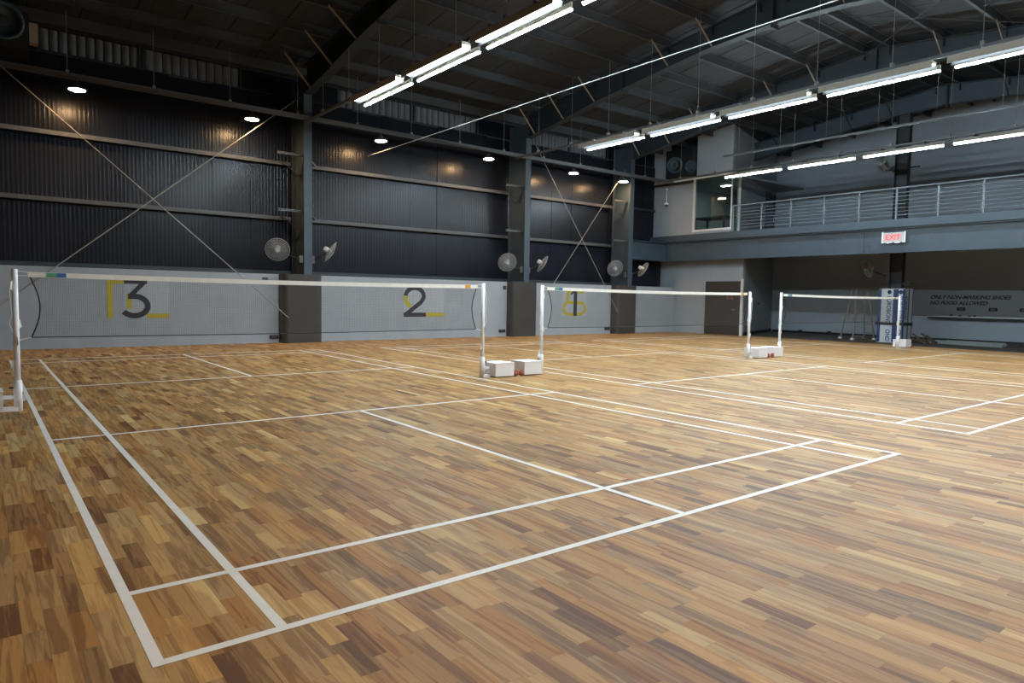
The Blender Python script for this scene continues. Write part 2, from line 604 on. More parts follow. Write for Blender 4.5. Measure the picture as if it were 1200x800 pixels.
# girts (horizontal rails on the cladding), one per bay and level
bays = [(-3.3, -1.4), (-1.1, 6.66), (6.96, 14.42), (14.72, 19.62)]
BAYNAME = ['corner bay', 'sign three bay', 'sign two bay', 'sign one bay']
for bi, (a, b) in enumerate(bays):
    for z, lv in ((5.03, 'upper'), (3.50, 'middle'), (1.98, 'lowest')):
        g = MB()
        y0 = SHEET_Y - 0.20
        g.box(a, b, y0, SHEET_Y - 0.015, z, z + 0.008).box(a, b, y0, y0 + 0.008, z - 0.10, z).box(a, b, y0, y0 + 0.05, z - 0.10, z - 0.092)
        tag(g.build('wall_girt', 'girt' if lv != 'lowest' else 'steel_dark'),
            '%s grey steel rail along the dark cladding in the %s' % (lv, BAYNAME[bi]), 'steel rail', 'rails on the dark cladding')
tag(MB().box(19.92, 22.2, SHEET_Y - 0.2, SHEET_Y - 0.015, 5.0, 5.10).build('wall_girt', 'steel_dark'),
    'short dark steel rail on the cladding beside the upper room', 'steel rail', 'rails on the dark cladding')

# ---------------------------------------------------------------- portal frames


def rafter_mb(x):
    mb = MB()
    ys = [15.9, 14.5, 12.6, 11.2, 9.85, 8.43, 7.4, 6.75]
    ys = ys + [2 * RIDGE_Y - y for y in reversed(ys[:-1])]
    for a, b in zip(ys, ys[1:]):
        n = len(mb.v)
        for hw, zf in ((0.007, None),):
            for y in (a, b):
                for s in (-1, 1):
                    mb.v += [(x + s * hw, y, zlow(y)), (x + s * hw, y, ztop(y))]
            mb.f += [(n, n + 1, n + 5, n + 4), (n + 2, n + 6, n + 7, n + 3)]
        mb.bar((x, a, zlow(a)), (x, b, zlow(b)), 0.25, 0.016)
        mb.bar((x, a, ztop(a) - 0.01), (x, b, ztop(b) - 0.01), 0.25, 0.016)
    return mb


PURL = [15.45, 14.05, 12.65, 11.25, 9.85, 8.45, 7.1]
PURL = PURL + [2 * RIDGE_Y - y for y in reversed(PURL)]
FLAB = ['at the open end of the hall', 'between the wall signs three and two', 'between the wall signs two and one', 'between wall sign one and the mezzanine']
for fi, xf in enumerate(FRAMES):
    fr = thing('portal_frame', 'blue-grey steel portal frame with tapered rafter, ' + FLAB[fi], 'steel frame', (0, 0, 0), 0, 'steel portal frames')
    for yf, yb, s in ((15.86, 16.78, 1), (2 * RIDGE_Y - 15.86, 2 * RIDGE_Y - 16.78, -1)):
        mb = MB()
        lo, hi = sorted((yf, yf + s * 0.02))
        mb.box(xf - 0.115, xf + 0.115, lo, hi, 0, 7.25)
        lo, hi = sorted((yb, yb - s * 0.02))
        mb.box(xf - 0.115, xf + 0.115, lo, hi, 0, 7.25)
        lo, hi = sorted((yf + s * 0.02, yb - s * 0.02))
        mb.box(xf - 0.007, xf + 0.007, lo, hi, 0, 7.25)
        mb.build('column', 'steel', fr)
    rafter_mb(xf).build('rafter', 'steel_dark', fr)
    for y in (11.5, RIDGE_Y, 2 * RIDGE_Y - 11.5):
        MB().box(xf - 0.13, xf + 0.13, y - 0.02, y + 0.02, zlow(y) - 0.10, ztop(y)).build('splice_plate', 'steel_dark', fr)
    for y in PURL:
        MB().box(xf - 0.11, xf + 0.11, y - 0.008, y + 0.008, ztop(y) - 0.22, ztop(y) + 0.17).build('purlin_cleat', 'steel_dark', fr)
    for y in PURL:
        if abs(y - RIDGE_Y) < 1 or y == 11.25 or abs(y - 2.25) < 0.01:
            continue
        MB().bar((xf - 0.08, y, zlow(y) + 0.03), (xf - 0.78, y, ztop(y) + 0.04), 0.05, 0.012, (0, 1, 0)).build('flange_brace', 'brace', fr)
    for z in (5.06, 3.54):
        MB().box(xf - 0.75, xf - 0.01, 16.05, 16.12, z + 0.04, z + 0.11).build('girt_bracket', 'girt', fr)
        MB().bar((xf - 0.02, 16.3, z - 0.45), (xf - 0.45, 16.75, z), 0.05, 0.012).build('knee_brace', 'steel_dark', fr)
        if fi == 1:
            MB().bar((xf + 0.02, 16.1, z + 0.10), (xf + 0.55, 16.75, z - 0.03), 0.05, 0.05).build('girt_bracket', 'girt', fr)

# dark metal casings round the column feet
for ci, (a, b) in enumerate(COVERS):
    cv = thing('column_casing', 'dark brown metal casing round the column foot ' + FLAB[ci], 'column casing', (0, 0, 0), 0, 'casings round the column feet')
    yf = 15.80
    r = 0.16
    poly = [(a, WALL_Y)]
    for k in range(7):
        t = math.pi / 2 * k / 6
        poly.append((a + r - r * math.cos(t), yf + r - r * math.sin(t)))
    for k in range(7):
        t = math.pi / 2 * k / 6
        poly.append((b - r + r * math.sin(t), yf + r - r * math.cos(t)))
    poly.append((b, WALL_Y))
    for nm, z0, z1 in (('casing_lower', 0.0, 0.565), ('casing_upper', 0.575, LOW_TOP + 0.01)):
        o = MB().prism(poly, lambda u, v, t: (u, v, t), z0, z1).build(nm, 'cover', cv)
    inn = [(a + 0.01 + (u - a) * 0.982, v + 0.01) for u, v in poly]
    MB().prism(inn, lambda u, v, t: (u, v, t), 0.565, 0.575).build('seam', 'black', cv)

# cross-bracing rods


def rod(a, b, label):
    tag(MB().tube([a, b], 0.012, 8).build('bracing_rod', 'galv'), label, 'steel rod', 'diagonal bracing rods')


rod((-1.05, 16.0, 7.10), (6.23, 15.78, 0.69), 'thin steel bracing rod falling towards the column casing beside sign three')
rod((6.66, 16.1, 6.68), (-0.82, 15.95, 0.33), 'thin steel bracing rod crossing the sign three bay, foot at open end')
rod((14.70, 16.1, 7.15), (19.06, 15.78, 0.86), 'thin steel bracing rod falling towards the mezzanine in front of sign one')
rod((19.64, 16.1, 6.37), (15.09, 15.95, 0.84), 'thin steel bracing rod in the sign one bay falling away from the mezzanine')

# ---------------------------------------------------------------- end frame column and rafter by the mezzanine
ef = thing('end_frame', 'dark steel end frame standing in front of the mezzanine back wall', 'steel frame', (0, 0, 0), 0, 'steel portal frames')
rafter_mb(X_END).build('rafter', 'steel', ef)
YC = 8.05
mb = MB()
mb.box(X_END - 0.01, X_END + 0.01, YC - 0.2, YC + 0.2, 0, 7.8)
for s in (-1, 1):
    mb.box(X_END - 0.12, X_END + 0.12, YC + s * 0.2 - 0.01, YC + s * 0.2 + 0.01, 0, 7.8)
mb.build('column', 'steel_dark', ef)
MB().box(X_END - 0.13, X_END + 0.13, RIDGE_Y - 0.02, RIDGE_Y + 0.02, zlow(RIDGE_Y) - 0.10, ztop(RIDGE_Y)).build('splice_plate', 'steel_dark', ef)
for y in PURL:
    MB().box(X_END - 0.11, X_END + 0.11, y - 0.008, y + 0.008, ztop(y) - 0.22, ztop(y) + 0.17).build('purlin_cleat', 'steel_dark', ef)
for y in PURL:
    if abs(y - RIDGE_Y) < 1 or y == 11.25 or abs(y - 2.25) < 0.01 or y > 13:
        continue
    MB().bar((X_END - 0.08, y, zlow(y) + 0.03), (X_END - 0.78, y, ztop(y) + 0.04), 0.06, 0.012, (0, 1, 0)).build('flange_brace', 'purlin', ef)
for z in (6.62, 5.95):
    MB().box(X_END - 0.03, X_END + 0.03, YC - 0.55, YC + 0.55, z, z + 0.05).build('cross_arm', 'steel_dark', ef)
MB().box(X_END - 0.05, X_END + 0.05, YC - 0.5, YC + 0.4, 2.02, 2.09).build('cross_arm', 'steel_dark', ef)

# ---------------------------------------------------------------- roof
ceil = struct('ceiling', MB(), 'black', 'dark pitched metal roof with purlins seen from below')
# build the closing skin of the roof into the ceiling mesh
skin = MB()
for s in (1, -1):
    ye = RIDGE_Y + s * 10.6
    skin.v += [(X_LEFT, RIDGE_Y, ztop(RIDGE_Y) + 0.27), (X_BACK + 0.2, RIDGE_Y, ztop(RIDGE_Y) + 0.27), (X_BACK + 0.2, ye, ztop(ye) + 0.27), (X_LEFT, ye, ztop(ye) + 0.27)]
    n = len(skin.v) - 4
    skin.f.append((n, n + 1, n + 2, n + 3))
ceil.data = skin.mesh('ceiling', 'black')


def roof_mesh(s):
    wd = 1.0
    prof = [(0.0, 0.02), (0.02, 0.0), (0.22, 0.0), (0.235, 0.004), (0.265, 0.004), (0.28, 0), (0.48, 0), (0.495, 0.004), (0.525, 0.004), (0.54, 0), (0.74, 0), (0.755, 0.004), (0.785, 0.004), (0.80, 0), (0.97, 0.0), (0.99, 0.02)]
    ye = RIDGE_Y + s * 10.5
    mb = MB(); n = len(prof)
    for y in (RIDGE_Y + s * 0.02, ye):
        mb.v += [(u, y, ztop(y) + 0.205 + v) for u, v in prof]
    for i in range(n - 1):
        mb.f.append((i, i + 1, n + i + 1, n + i))
    return mb.mesh('roof_sheet', 'roof_sheet')


for s in (1, -1):
    RM = roof_mesh(s)
    x = X_LEFT
    while x < X_BACK + 0.2:
        o = link('roof_sheet', RM, ceil); o.location.x = x
        x += 1.0


def purlin_mesh(x0, x1):
    mb = MB()
    mb.box(x0, x1, -0.004, 0.004, 0, 0.20).box(x0, x1, -0.004, 0.07, 0, 0.008).box(x0, x1, -0.07, 0.004, 0.192, 0.20)
    return mb.mesh('purlin', 'purlin')


PB = [X_LEFT] + list(FRAMES) + [X_END, X_BACK + 0.1]
for a, b in zip(PB, PB[1:]):
    PM = purlin_mesh(a, b)
    for y in PURL:
        o = link('purlin', PM, ceil); o.location = (0, y, ztop(y))
# sag rods between the purlins, two per bay
sag = MB()
for a, b in zip(PB[1:], PB[2:]):
    for t in (0.33, 0.67):
        xx = a + (b - a) * t
        link_pts = [(xx, y, ztop(y) + 0.08) for y in PURL]
        sag.tube(link_pts, 0.008, 5)
sag.build('sag_rods', 'purlin', ceil)
# eave purlin strip near the far wall
MB().box(X_LEFT, 23, 16.5, 16.58, ztop(16.5) - 0.05, ztop(16.5) + 0.2).build('eave_purlin', 'purlin', ceil)
# thin X roof bracing wires
MB().tube([(14.6, 7.2, 8.3), (19.7, 2.2, 7.8)], 0.010, 5).build('roof_bracing_rod', 'purlin', ceil)
MB().tube([(19.7, 7.2, 8.3), (14.6, 2.2, 7.8)], 0.010, 5).build('roof_bracing_rod', 'purlin', ceil)

# ---------------------------------------------------------------- remaining shell behind the camera
struct('wall_left', MB().box(X_LEFT - 0.1, X_LEFT, Y_NEAR - 0.1, SHEET_Y + 0.3, -0.1, 8.9), 'sheet')
nw = struct('wall_near', MB().box(X_LEFT, X_BACK + 0.2, Y_NEAR - 0.1, Y_NEAR, LOW_TOP, 8.0), 'sheet')
MB().box(X_LEFT, X_BACK + 0.2, Y_NEAR - 0.1, Y_NEAR + 0.02, -0.1, LOW_TOP).build('low_wall', 'low_wall', nw)
wall_back = struct('wall_back', MB().box(X_BACK, X_BACK + 0.15, Y_NEAR, SHEET_Y + 0.3, -0.1, 8.9), 'back_wall',
                   'plain grey wall behind the mezzanine with painted notice')

# ---------------------------------------------------------------- mezzanine
XM = 22.2
wp0, wp1 = Vector((22.9, 12.90)), Vector((X_BACK, 14.69))     # lower side wall line
up0_, up1_ = Vector((22.3, 13.12)), Vector((X_BACK, 14.69))    # upper side wall line
mz = thing('mezzanine', 'blue-grey steel mezzanine deck with deep edge beam', 'mezzanine', (0, 0, 0), 0)
mz['kind'] = 'structure'
mb = MB()
mb.box(XM + 0.05, XM + 0.07, Y_NEAR, 16.2, 2.95, 3.68)
mb.box(XM - 0.06, XM + 0.2, Y_NEAR, 16.2, 2.93, 2.955)
mb.box(XM - 0.06, XM + 0.2, Y_NEAR, 16.2, 3.665, 3.69)
mb.build('edge_beam', 'steel', mz)
mb = MB().box(19.9, XM + 0.05, 16.18, 16.20, 2.95, 3.68).box(19.9, XM - 0.06, 16.05, 16.3, 2.93, 2.955).box(19.9, XM - 0.06, 16.05, 16.3, 3.665, 3.69)
mb.build('return_beam', 'steel', mz)
MB().box(XM - 0.10, XM + 0.06, Y_NEAR, 17.0, 3.715, 3.96).build('deck_edge', 'steel', mz)
MB().box(XM - 0.02, X_BACK, Y_NEAR, SHEET_Y, 3.69, 3.93).build('deck', 'steel_dark', mz)
# bolted splice on the beam
mb = MB().box(XM + 0.02, XM + 0.05, 8.04, 8.07, 2.96, 3.66)
for sgn in (-1, 1):
    for k in range(5):
        for j in range(2):
            mb.lathe([(0.016, 0), (0.016, 0.02), (0, 0.02)], (XM + 0.05, 8.055 + sgn * (0.10 + 0.09 * j), 3.06 + 0.13 * k), (-1, 0, 0), 6)
mb.build('splice_plate', 'steel', mz)
for y in (-1.5, 3.2, 8.05, 12.6):
    MB().box(XM + 0.2, X_BACK, y - 0.06, y + 0.06, 3.3, 3.69).build('joist', 'black', mz)

# railing
rl = thing('balcony_railing', 'blue-grey steel balcony railing with eight horizontal bars on the mezzanine edge', 'railing', (XM + 0.12, 0, 3.96), 0)
posts_y = [13.02, 11.83, 10.68, 9.47, 8.30, 7.14, 5.95, 4.78, 3.6, 2.4, 1.2, 0.0, -1.2, -2.4]
for y in posts_y:
    MB().box(-0.012, 0.012, y - 0.025, y + 0.025, 0, 0.97).build('railing_post', 'handrail', rl)
MB().tube([(0, 13.1, 0.98), (0, -3.6, 0.98)], 0.027, 10).build('handrail', 'handrail', rl)
for k in range(7):
    MB().tube([(-0.02, 13.02, 0.14 + k * 0.115), (-0.02, -3.6, 0.14 + k * 0.115)], 0.0095, 6).build('railing_bar', 'handrail', rl)

# exit sign in its wrapping, hung on the beam
es = thing('exit_sign', 'small film-wrapped sign with red letters hung on the mezzanine beam', 'sign', (XM - 0.12, 7.07, 3.40), 0)
MB().box(-0.02, 0.02, -0.33, 0.33, -0.15, 0.15).build('sign_panel', 'sign_white', es)
mb = MB()
for k in range(9):
    y0 = -0.35 + k * 0.078
    zt = 0.02 * math.sin(k * 1.9)
    n = len(mb.v)
    mb.v += [(-0.028 - 0.006 * (k % 2), y0, -0.17 + zt), (-0.028 - 0.006 * ((k + 1) % 2), y0 + 0.078, -0.17 + zt * 0.5),
             (-0.022, y0 + 0.078, -0.15), (-0.022, y0, -0.15)]
    mb.f.append((n, n + 1, n + 2, n + 3))
mb.build('film_fringe', 'film', es)
MB().box(-0.03, 0.026, -0.345, -0.315, -0.17, 0.17).box(-0.03, 0.026, 0.315, 0.345, -0.17, 0.17).build('film_edge', 'film', es)
text('sign_letters', 'EXIT', 0.22, 'exit_red', es, frame((-0.0215, 0.24, -0.075), (0, -1, 0), (0, 0, 1)), 0.002, bold=0.004)
MB().tube([(0, 0, 0.15), (0.03, 0, 0.30)], 0.006, 6).build('hook', 'black', es)

# lower room below the mezzanine: door wall, skewed side wall
wr = struct('wall_room_lower', MB().box(22.9, 23.05, wp0.y, SHEET_Y, -0.05, 3.3), 'grey_wall', 'grey wall with dark door under the mezzanine')
d = (wp1 - wp0).normalized(); nrm = Vector((d.y, -d.x))
ws = MB()
ws.bar((*(wp0 + nrm * -0.06), 1.62), (*(wp1 + nrm * -0.06), 1.62), 0.12, 3.36)
struct('wall_room_side', ws, 'grey_wall', 'shaded grey side wall under the mezzanine')
struct('trim_1', MB().box(22.87, 22.93, 12.86, 12.94, 0, 2.2), 'trim_white', 'pale corner trim beside the dark door')
dr = struct('door_1', MB().box(22.86, 22.91, 13.02, 14.52, 0.0, 2.06), 'door', 'plain dark brown door under the mezzanine')
MB().box(22.85, 22.92, 12.97, 13.03, 0, 2.10).box(22.85, 22.92, 14.51, 14.57, 0, 2.10).box(22.85, 22.92, 12.97, 14.57, 2.05, 2.11).build('door_frame', 'door', dr)
MB().tube([(22.83, 13.15, 1.0), (22.83, 13.28, 1.0)], 0.012, 8).build('door_handle', 'galv', dr)
wsn = thing('warning_sign', 'small brown warning triangle on the dark door', 'sign', (22.855, 13.42, 1.52))
for ang0, sc_, mt, off in ((0, 0.20, 'warning', 0), (0, 0.12, 'door', -0.003)):
    poly = [(sc_ * math.cos(math.radians(90 + 120 * k)), sc_ * math.sin(math.radians(90 + 120 * k))) for k in range(3)]
    MB().prism(poly, lambda u, v, t: (t, u, v), off, off + 0.004).build('triangle', mt, wsn)
p = wp0 + (wp1 - wp0) * 0.52 + nrm * 0.012
tag(MB().lathe([(0.055, -0.01), (0.055, 0.02), (0, 0.02)], (p.x, p.y, 1.25), (nrm.x, nrm.y, 0), 12).build('wall_switch', 'black'),
    'round black switch on the shaded side wall', 'switch')
struct('baseboard_side', MB().bar((*(wp0 + nrm * 0.015), 0.06), (*(wp1 + nrm * 0.015), 0.06), 0.03, 0.12), 'black', 'dark skirting of the shaded side wall')

# upper room: front wall with corner glazing
ZR = 6.2
uw = MB()
uw.box(22.3, 22.42, 14.86, SHEET_Y, 3.9, ZR)          # solid part beside the window
uw.box(22.3, 22.42, 13.12, 14.86, 3.9, 4.10)          # sill
uw.box(22.3, 22.42, 16.16, SHEET_Y, ZR, 7.7)          # pier by the cladding
uw.box(22.3, 22.42, 13.12, 14.76, ZR, 8.1)            # block over the window
wu = struct('wall_room_upper', uw, 'grey_wall', 'grey front wall of the upper glazed room')
MB().box(22.24, 22.3, 13.1, 16.9, ZR - 0.06, ZR + 0.02).build('cornice', 'trim_white', wu)
MB().box(22.28, 22.3, 14.9, 16.9, ZR - 0.16, ZR - 0.06).build('dark_ledge', 'steel_dark', wu)
d2 = (up1_ - up0_).normalized(); n2 = Vector((d2.y, -d2.x))
sw = MB()


def side_seg(t0, t1, z0, z1, off=-0.05, th=0.10):
    a = up0_ + d2 * t0 + n2 * off; b = up0_ + d2 * t1 + n2 * off
    sw.bar((*a, (z0 + z1) / 2), (*b, (z0 + z1) / 2), th, z1 - z0)


LT = (up1_ - up0_).length
side_seg(0, LT, ZR, 8.4)
side_seg(0.95, LT, 3.9, ZR)
struct('wall_upper_side', sw, 'grey_wall', 'grey side wall of the upper room with a dark door')
sw = MB(); side_seg(4.35, 5.55, 3.96, 6.0, 0.01, 0.04)
dw = struct('door_2', sw, 'night_glass', 'dark glass door on the mezzanine')
for t0, t1, z0, z1 in ((4.30, 4.36, 3.96, 6.05), (5.54, 5.60, 3.96, 6.05), (4.3, 5.6, 6.0, 6.06), (4.36, 5.54, 5.75, 5.79)):
    sw = MB(); side_seg(t0, t1, z0, z1, 0.02, 0.06); sw.build('door_frame', 'steel', dw)
sw = MB(); side_seg(5.40, 5.44, 4.9, 5.1, 0.06, 0.03); sw.build('door_handle', 'galv', dw)
w7 = struct('window_7', MB().box(22.27, 22.34, 14.80, 14.88, 4.08, ZR - 0.05).box(22.26, 22.36, 13.10, 14.88, 4.06, 4.14), 'trim_white',
            'large corner window of the upper room with white frame')
MB().box(22.33, 22.342, 13.14, 14.80, 4.14, ZR - 0.02).build('pane', 'glass', w7)
sw = MB(); side_seg(0.03, 0.93, 3.96, ZR - 0.02, -0.03, 0.012); sw.build('pane', 'glass', w7)
sw = MB(); side_seg(0.91, 0.98, 3.96, ZR - 0.05, 0.0, 0.08); sw.build('jamb', 'trim_white', w7)
MB().box(22.30, 22.345, 13.10, 13.14, 4.14, ZR - 0.02).build('corner_bead', 'trim_white', w7)
struct('ceiling_room_upper', MB().box(22.45, X_BACK, 13.4, SHEET_Y, ZR, ZR + 0.08), 'grey_wall', 'ceiling of the upper glazed room')
MB().box(22.42, X_BACK, 16.4, 16.44, 3.93, ZR).build('wall_room_inner', 'grey_wall')
tag(bpy.data.objects['wall_room_inner'], 'inner wall of the upper glazed room', kind='structure')
for (lx, ly) in ((24.6, 15.0),):
    pn = thing('ceiling_panel_light', 'small bright ceiling panel inside the upper glazed room', 'ceiling light', (lx, ly, ZR - 0.03), 0, 'lights in the upper room')
    MB().box(-0.10, 0.10, -0.20, 0.20, 0, 0.03).build('light_frame', 'trim_white', pn)
    MB().box(-0.09, 0.09, -0.19, 0.19, -0.008, 0.0).build('diffuser', 'room_panel', pn)
tb = thing('table', 'dark table inside the upper glazed room', 'table', (23.2, 14.45, 3.93))
MB().box(-0.45, 0.45, -0.75, 0.75, 0.70, 0.75).build('table_top', 'table_dark', tb)
for sx in (-0.40, 0.40):
    for sy in (-0.68, 0.68):
        MB().box(sx - 0.03, sx + 0.03, sy - 0.03, sy + 0.03, 0, 0.70).build('leg', 'table_dark', tb)

# duct with two round jet nozzles beside the upper room


def nozzle(parent, c, ax, r):
    mb = MB()
    mb.lathe([(r, 0), (r, 0.10), (r * 1.08, 0.12), (r * 1.08, 0.15), (r * 0.93, 0.15), (r * 0.80, 0.06), (r * 0.78, 0.03), (0, 0.03)], c, ax, 28)
    mb.build('jet_nozzle', 'nozzle', parent, True)
    mb = MB()
    ax = Vector(ax).normalized()
    mb.lathe([(r * 0.35, 0.03), (r * 0.35, 0.07), (0, 0.08)], c, ax, 16)
    mb.build('nozzle_core', 'duct', parent)


du = thing('air_duct', 'black air duct with two round jet nozzles above the upper room', 'air duct', (0, 0, 0), 0, 'black air ducts')
MB().box(22.05, 24.0, 14.80, 16.12, ZR + 0.09, 7.40).build('duct_box', 'duct', du)
nozzle(du, (22.05, 15.62, 6.78), (-0.9, -0.35, -0.15), 0.30)
nozzle(du, (22.05, 14.86, 6.62), (-0.8, -0.6, -0.1), 0.22)
du2 = thing('air_duct', 'black air duct with one large round nozzle in the corner of the open end', 'air duct', (0, 0, 0), 0, 'black air ducts')
MB().box(-1.05, 0.62, 16.08, 16.9, 6.55, 7.36).build('duct_box', 'duct', du2)
nozzle(du2, (0.14, 16.06, 7.08), (0.10, -1, -0.15), 0.36)
MB().box(0.62, 0.82, 16.70, 16.93, 6.92, 7.36).build('duct_flange', 'brace', du2)

# hanging white sensor by the upper room
cm = thing('ceiling_sensor', 'small white sensor on a white drop rod beside the upper window', 'sensor', (22.12, 16.1, 5.9))
MB().lathe([(0.06, 0), (0.06, -0.02), (0.02, -0.03), (0.02, -0.6)], (0, 0, 0), (0, 0, 1), 12).build('drop_rod', 'white_paint', cm)
MB().lathe([(0.02, 0), (0.09, -0.03), (0.09, -0.08), (0.05, -0.10)], (0, 0, -0.56), (0, 0, 1), 14).build('sensor_body', 'white_paint', cm, True)
MB().lathe([(0.055, 0), (0.05, -0.04), (0.0, -0.06)], (0, 0, -0.66), (0, 0, 1), 14).build('dome', 'black', cm, True)

# back wall: notice lettering, shelf, sockets, clutter
nt_ = thing('wall_notice', 'dark slanted two-line notice lettered on the back wall', 'notice', (X_BACK - 0.004, 0, 0))
fr1 = frame((0, 8.16, 1.555), (0, -1, 0), (0, 0, 1))
text('lettering', 'ONLY NON-MARKING SHOES', 0.185, 'ink', nt_, fr1, 0.002, 0.35, 1.03, 0.006)
text('lettering', 'NO FOOD ALLOWED', 0.185, 'ink', nt_, frame((0, 8.16, 1.345), (0, -1, 0), (0, 0, 1)), 0.002, 0.35, 1.03, 0.006)
sh = thing('wall_shelf', 'long thin dark shelf with a pale rim on the back wall', 'shelf', (X_BACK, 0, 0.9))
MB().box(-0.30, 0, -2.0, 8.10, -0.06, 0.0).build('shelf_board', 'steel_dark', sh)
MB().box(-0.31, -0.30, -2.0, 8.10, -0.01, 0.02).build('shelf_rim', 'trim_white', sh)
for y in (6.6, 6.75, 7.05, 7.35):
    tag(MB().lathe([(0.05, 0), (0.05, 0.05), (0.035, 0.06), (0, 0.06)], (X_BACK - 0.2, y, 0.92), (0, 0, 1), 10).build('shelf_oddment', 'scrap'),
        'small dark roll lying on the long wall shelf', 'oddment', 'oddments on the wall shelf')
for y, nth in ((7.10, 'first'), (6.10, 'second'), (5.18, 'third')):
    so = thing('wall_socket', '%s dark framed socket above the long shelf, counted from the wrapped column' % nth, 'socket', (X_BACK, y, 1.19), 0, 'sockets above the shelf')
    MB().box(-0.03, 0, -0.13, 0.13, -0.06, 0.06).build('socket_frame', 'black', so)
    MB().box(-0.036, -0.03, -0.07, 0.07, -0.035, 0.035).build('socket_plate', 'slat', so)
for y, nth in ((13.26, 'nearer the shaded side wall'), (11.97, 'nearer the step ladder')):
    tag(MB().box(X_BACK - 0.06, X_BACK, y - 0.07, y + 0.07, 0.03, 0.14).box(X_BACK - 0.09, X_BACK - 0.05, y - 0.04, y + 0.04, 0.0, 0.11).build('floor_socket', 'black'),
        'small black socket box low on the back wall ' + nth, 'socket', 'low socket boxes')
struct('baseboard_back', MB().box(X_BACK - 0.03, X_BACK, Y_NEAR, 14.6, 0, 0.09), 'black', 'dark skirting of the back wall')

# film-wrapped column foot
wc = thing('wrapped_column', 'column foot boxed in white and blue printed protective film', 'column casing', (0, 0, 0))
x0c, ya, yb = X_END - 0.35, YC - 0.42, YC + 0.42
MB().box(x0c, X_END + 0.35, ya, yb, 0.0, 1.86).build('casing_box', 'film_white', wc)
for a, b in ((yb - 0.10, yb), (yb - 0.66, yb - 0.49), (ya, ya + 0.05)):
    MB().box(x0c - 0.004, x0c, a, b, 0.02, 1.84).build('blue_stripe', 'film_blue', wc)
for yy in (yb - 0.36, yb - 0.73):
    for zz in (1.60, 0.46):
        text('film_lettering', 'EUROBOND' if zz > 1 else 'OND', 0.20, 'film_blue', wc, frame((x0c - 0.004, yy + 0.07, zz), (0, 0, -1), (0, -1, 0)), 0.002, 0, 0.88, 0.004)
    MB().lathe([(0.075, 0), (0.075, 0.004), (0.045, 0.004), (0.045, 0)], (x0c - 0.004, yy, 1.74), (-1, 0, 0), 6).build('film_emblem', 'film_blue', wc)
MB().box(x0c - 0.02, X_END + 0.37, ya - 0.02, yb + 0.06, 0.60, 0.70).build('tape_band', 'steel_dark', wc)
MB().box(x0c - 0.006, x0c - 0.004, yb - 0.62, yb - 0.52, 0.1, 1.75).build('stripe_print', 'film_blue', wc)

for a, b in ((X_END - 0.35, X_END - 0.28), (X_END - 0.02, X_END + 0.06), (X_END + 0.30, X_END + 0.35)):
    MB().box(a, b, ya - 0.004, ya, 0.02, 1.84).build('blue_stripe', 'film_blue', wc)
text('film_lettering', 'EUROBOND', 0.20, 'film_blue', wc, frame((X_END - 0.24, ya - 0.004, 1.60), (0, 0, -1), (1, 0, 0)), 0.002, 0, 0.72, 0.004)
# step ladder
ld = thing('step_ladder', 'brown metal step ladder standing open before the back wall', 'ladder', (0, 0, 0))
feet = [(25.30, 10.20), (24.75, 9.47), (25.95, 9.62), (25.45, 9.02)]
tops = [(25.62, 9.95), (25.45, 9.72), (25.70, 9.56), (25.55, 9.36)]
ZT = 1.86
P = lambda i, t: Vector((*(Vector(feet[i]).lerp(Vector(tops[i]), t)), 0.03 + (ZT - 0.03) * t))
for i in range(4):
    MB().bar(P(i, 0), P(i, 1), 0.045, 0.03, (1, 0, 0)).build('leg', 'ladder', ld)
    q = P(i, 0)
    MB().box(q.x - 0.06, q.x + 0.06, q.y - 0.06, q.y + 0.06, 0, 0.07).build('rubber_foot', 'trim_white', ld)
for t in (0.12, 0.3, 0.5, 0.7, 0.86):
    MB().bar(P(2, t), P(3, t), 0.07, 0.03).build('step', 'ladder', ld)
for t in (0.5,):
    MB().bar(P(0, t), P(2, t), 0.02, 0.03).build('spreader', 'ladder', ld)
    MB().bar(P(0, t), P(1, t), 0.02, 0.03).build('spreader', 'ladder', ld)
MB().bar(P(1, 0.06), P(3, 0.06), 0.02, 0.03).build('spreader', 'ladder', ld)
MB().bar(P(0, 1), P(1, 1), 0.05, 0.04).bar(P(2, 1), P(3, 1), 0.05, 0.04).build('top_cap', 'ladder', ld)

# clutter on the concrete strip
for k in range(5):
    a = Vector((25.7 + 0.16 * k, 7.25 - 0.12 * k, 0)); b = Vector((25.2 + 0.28 * k, 4.95 + 0.05 * k, 0))
    z = 0.03 + 0.056 * (k % 2)
    tag(MB().bar((a.x, a.y, z), (b.x, b.y, z), 0.075, 0.055).build('wrapped_profile', 'wrapped'),
        'long film-wrapped metal profile lying on the floor below the shelf', 'metal profile', 'wrapped profiles on the floor')
rs = random.Random(5)
for k in range(13):
    if k < 8:
        cx, cy, s = 24.45 + 0.15 * k, rs.uniform(6.95, 7.2), 0.10 + 0.12 * rs.random()
    else:
        cx, cy, s = 24.0 + 0.15 * (k - 8), rs.uniform(8.75, 8.85), 0.04 + 0.05 * rs.random()
    ang = math.pi / 2 + rs.uniform(-0.12, 0.12); ln_ = rs.uniform(0.10, 0.22)
    h0 = 0.02 + s * rs.uniform(0, 1.0)
    tag(MB().bar((cx - ln_ * math.cos(ang), cy - ln_ * math.sin(ang), 0.02), (cx + ln_ * math.cos(ang), cy + ln_ * math.sin(ang), h0 + s), 0.08, 0.03).build('scrap_piece', 'scrap'),
        'dark scrap strip in the heap at the wrapped column foot', 'scrap', 'scraps round the wrapped column')
for k in range(4):
    y = 4.9 - 0.25 * k
    tag(MB().bar((26.4, y, 0.03), (26.9, y - 0.3, 0.08 + 0.03 * k), 0.12, 0.04).build('scrap_piece', 'scrap'),
        'dark scrap strip beyond the wrapped profiles on the floor', 'scrap', 'scraps beyond the profiles')

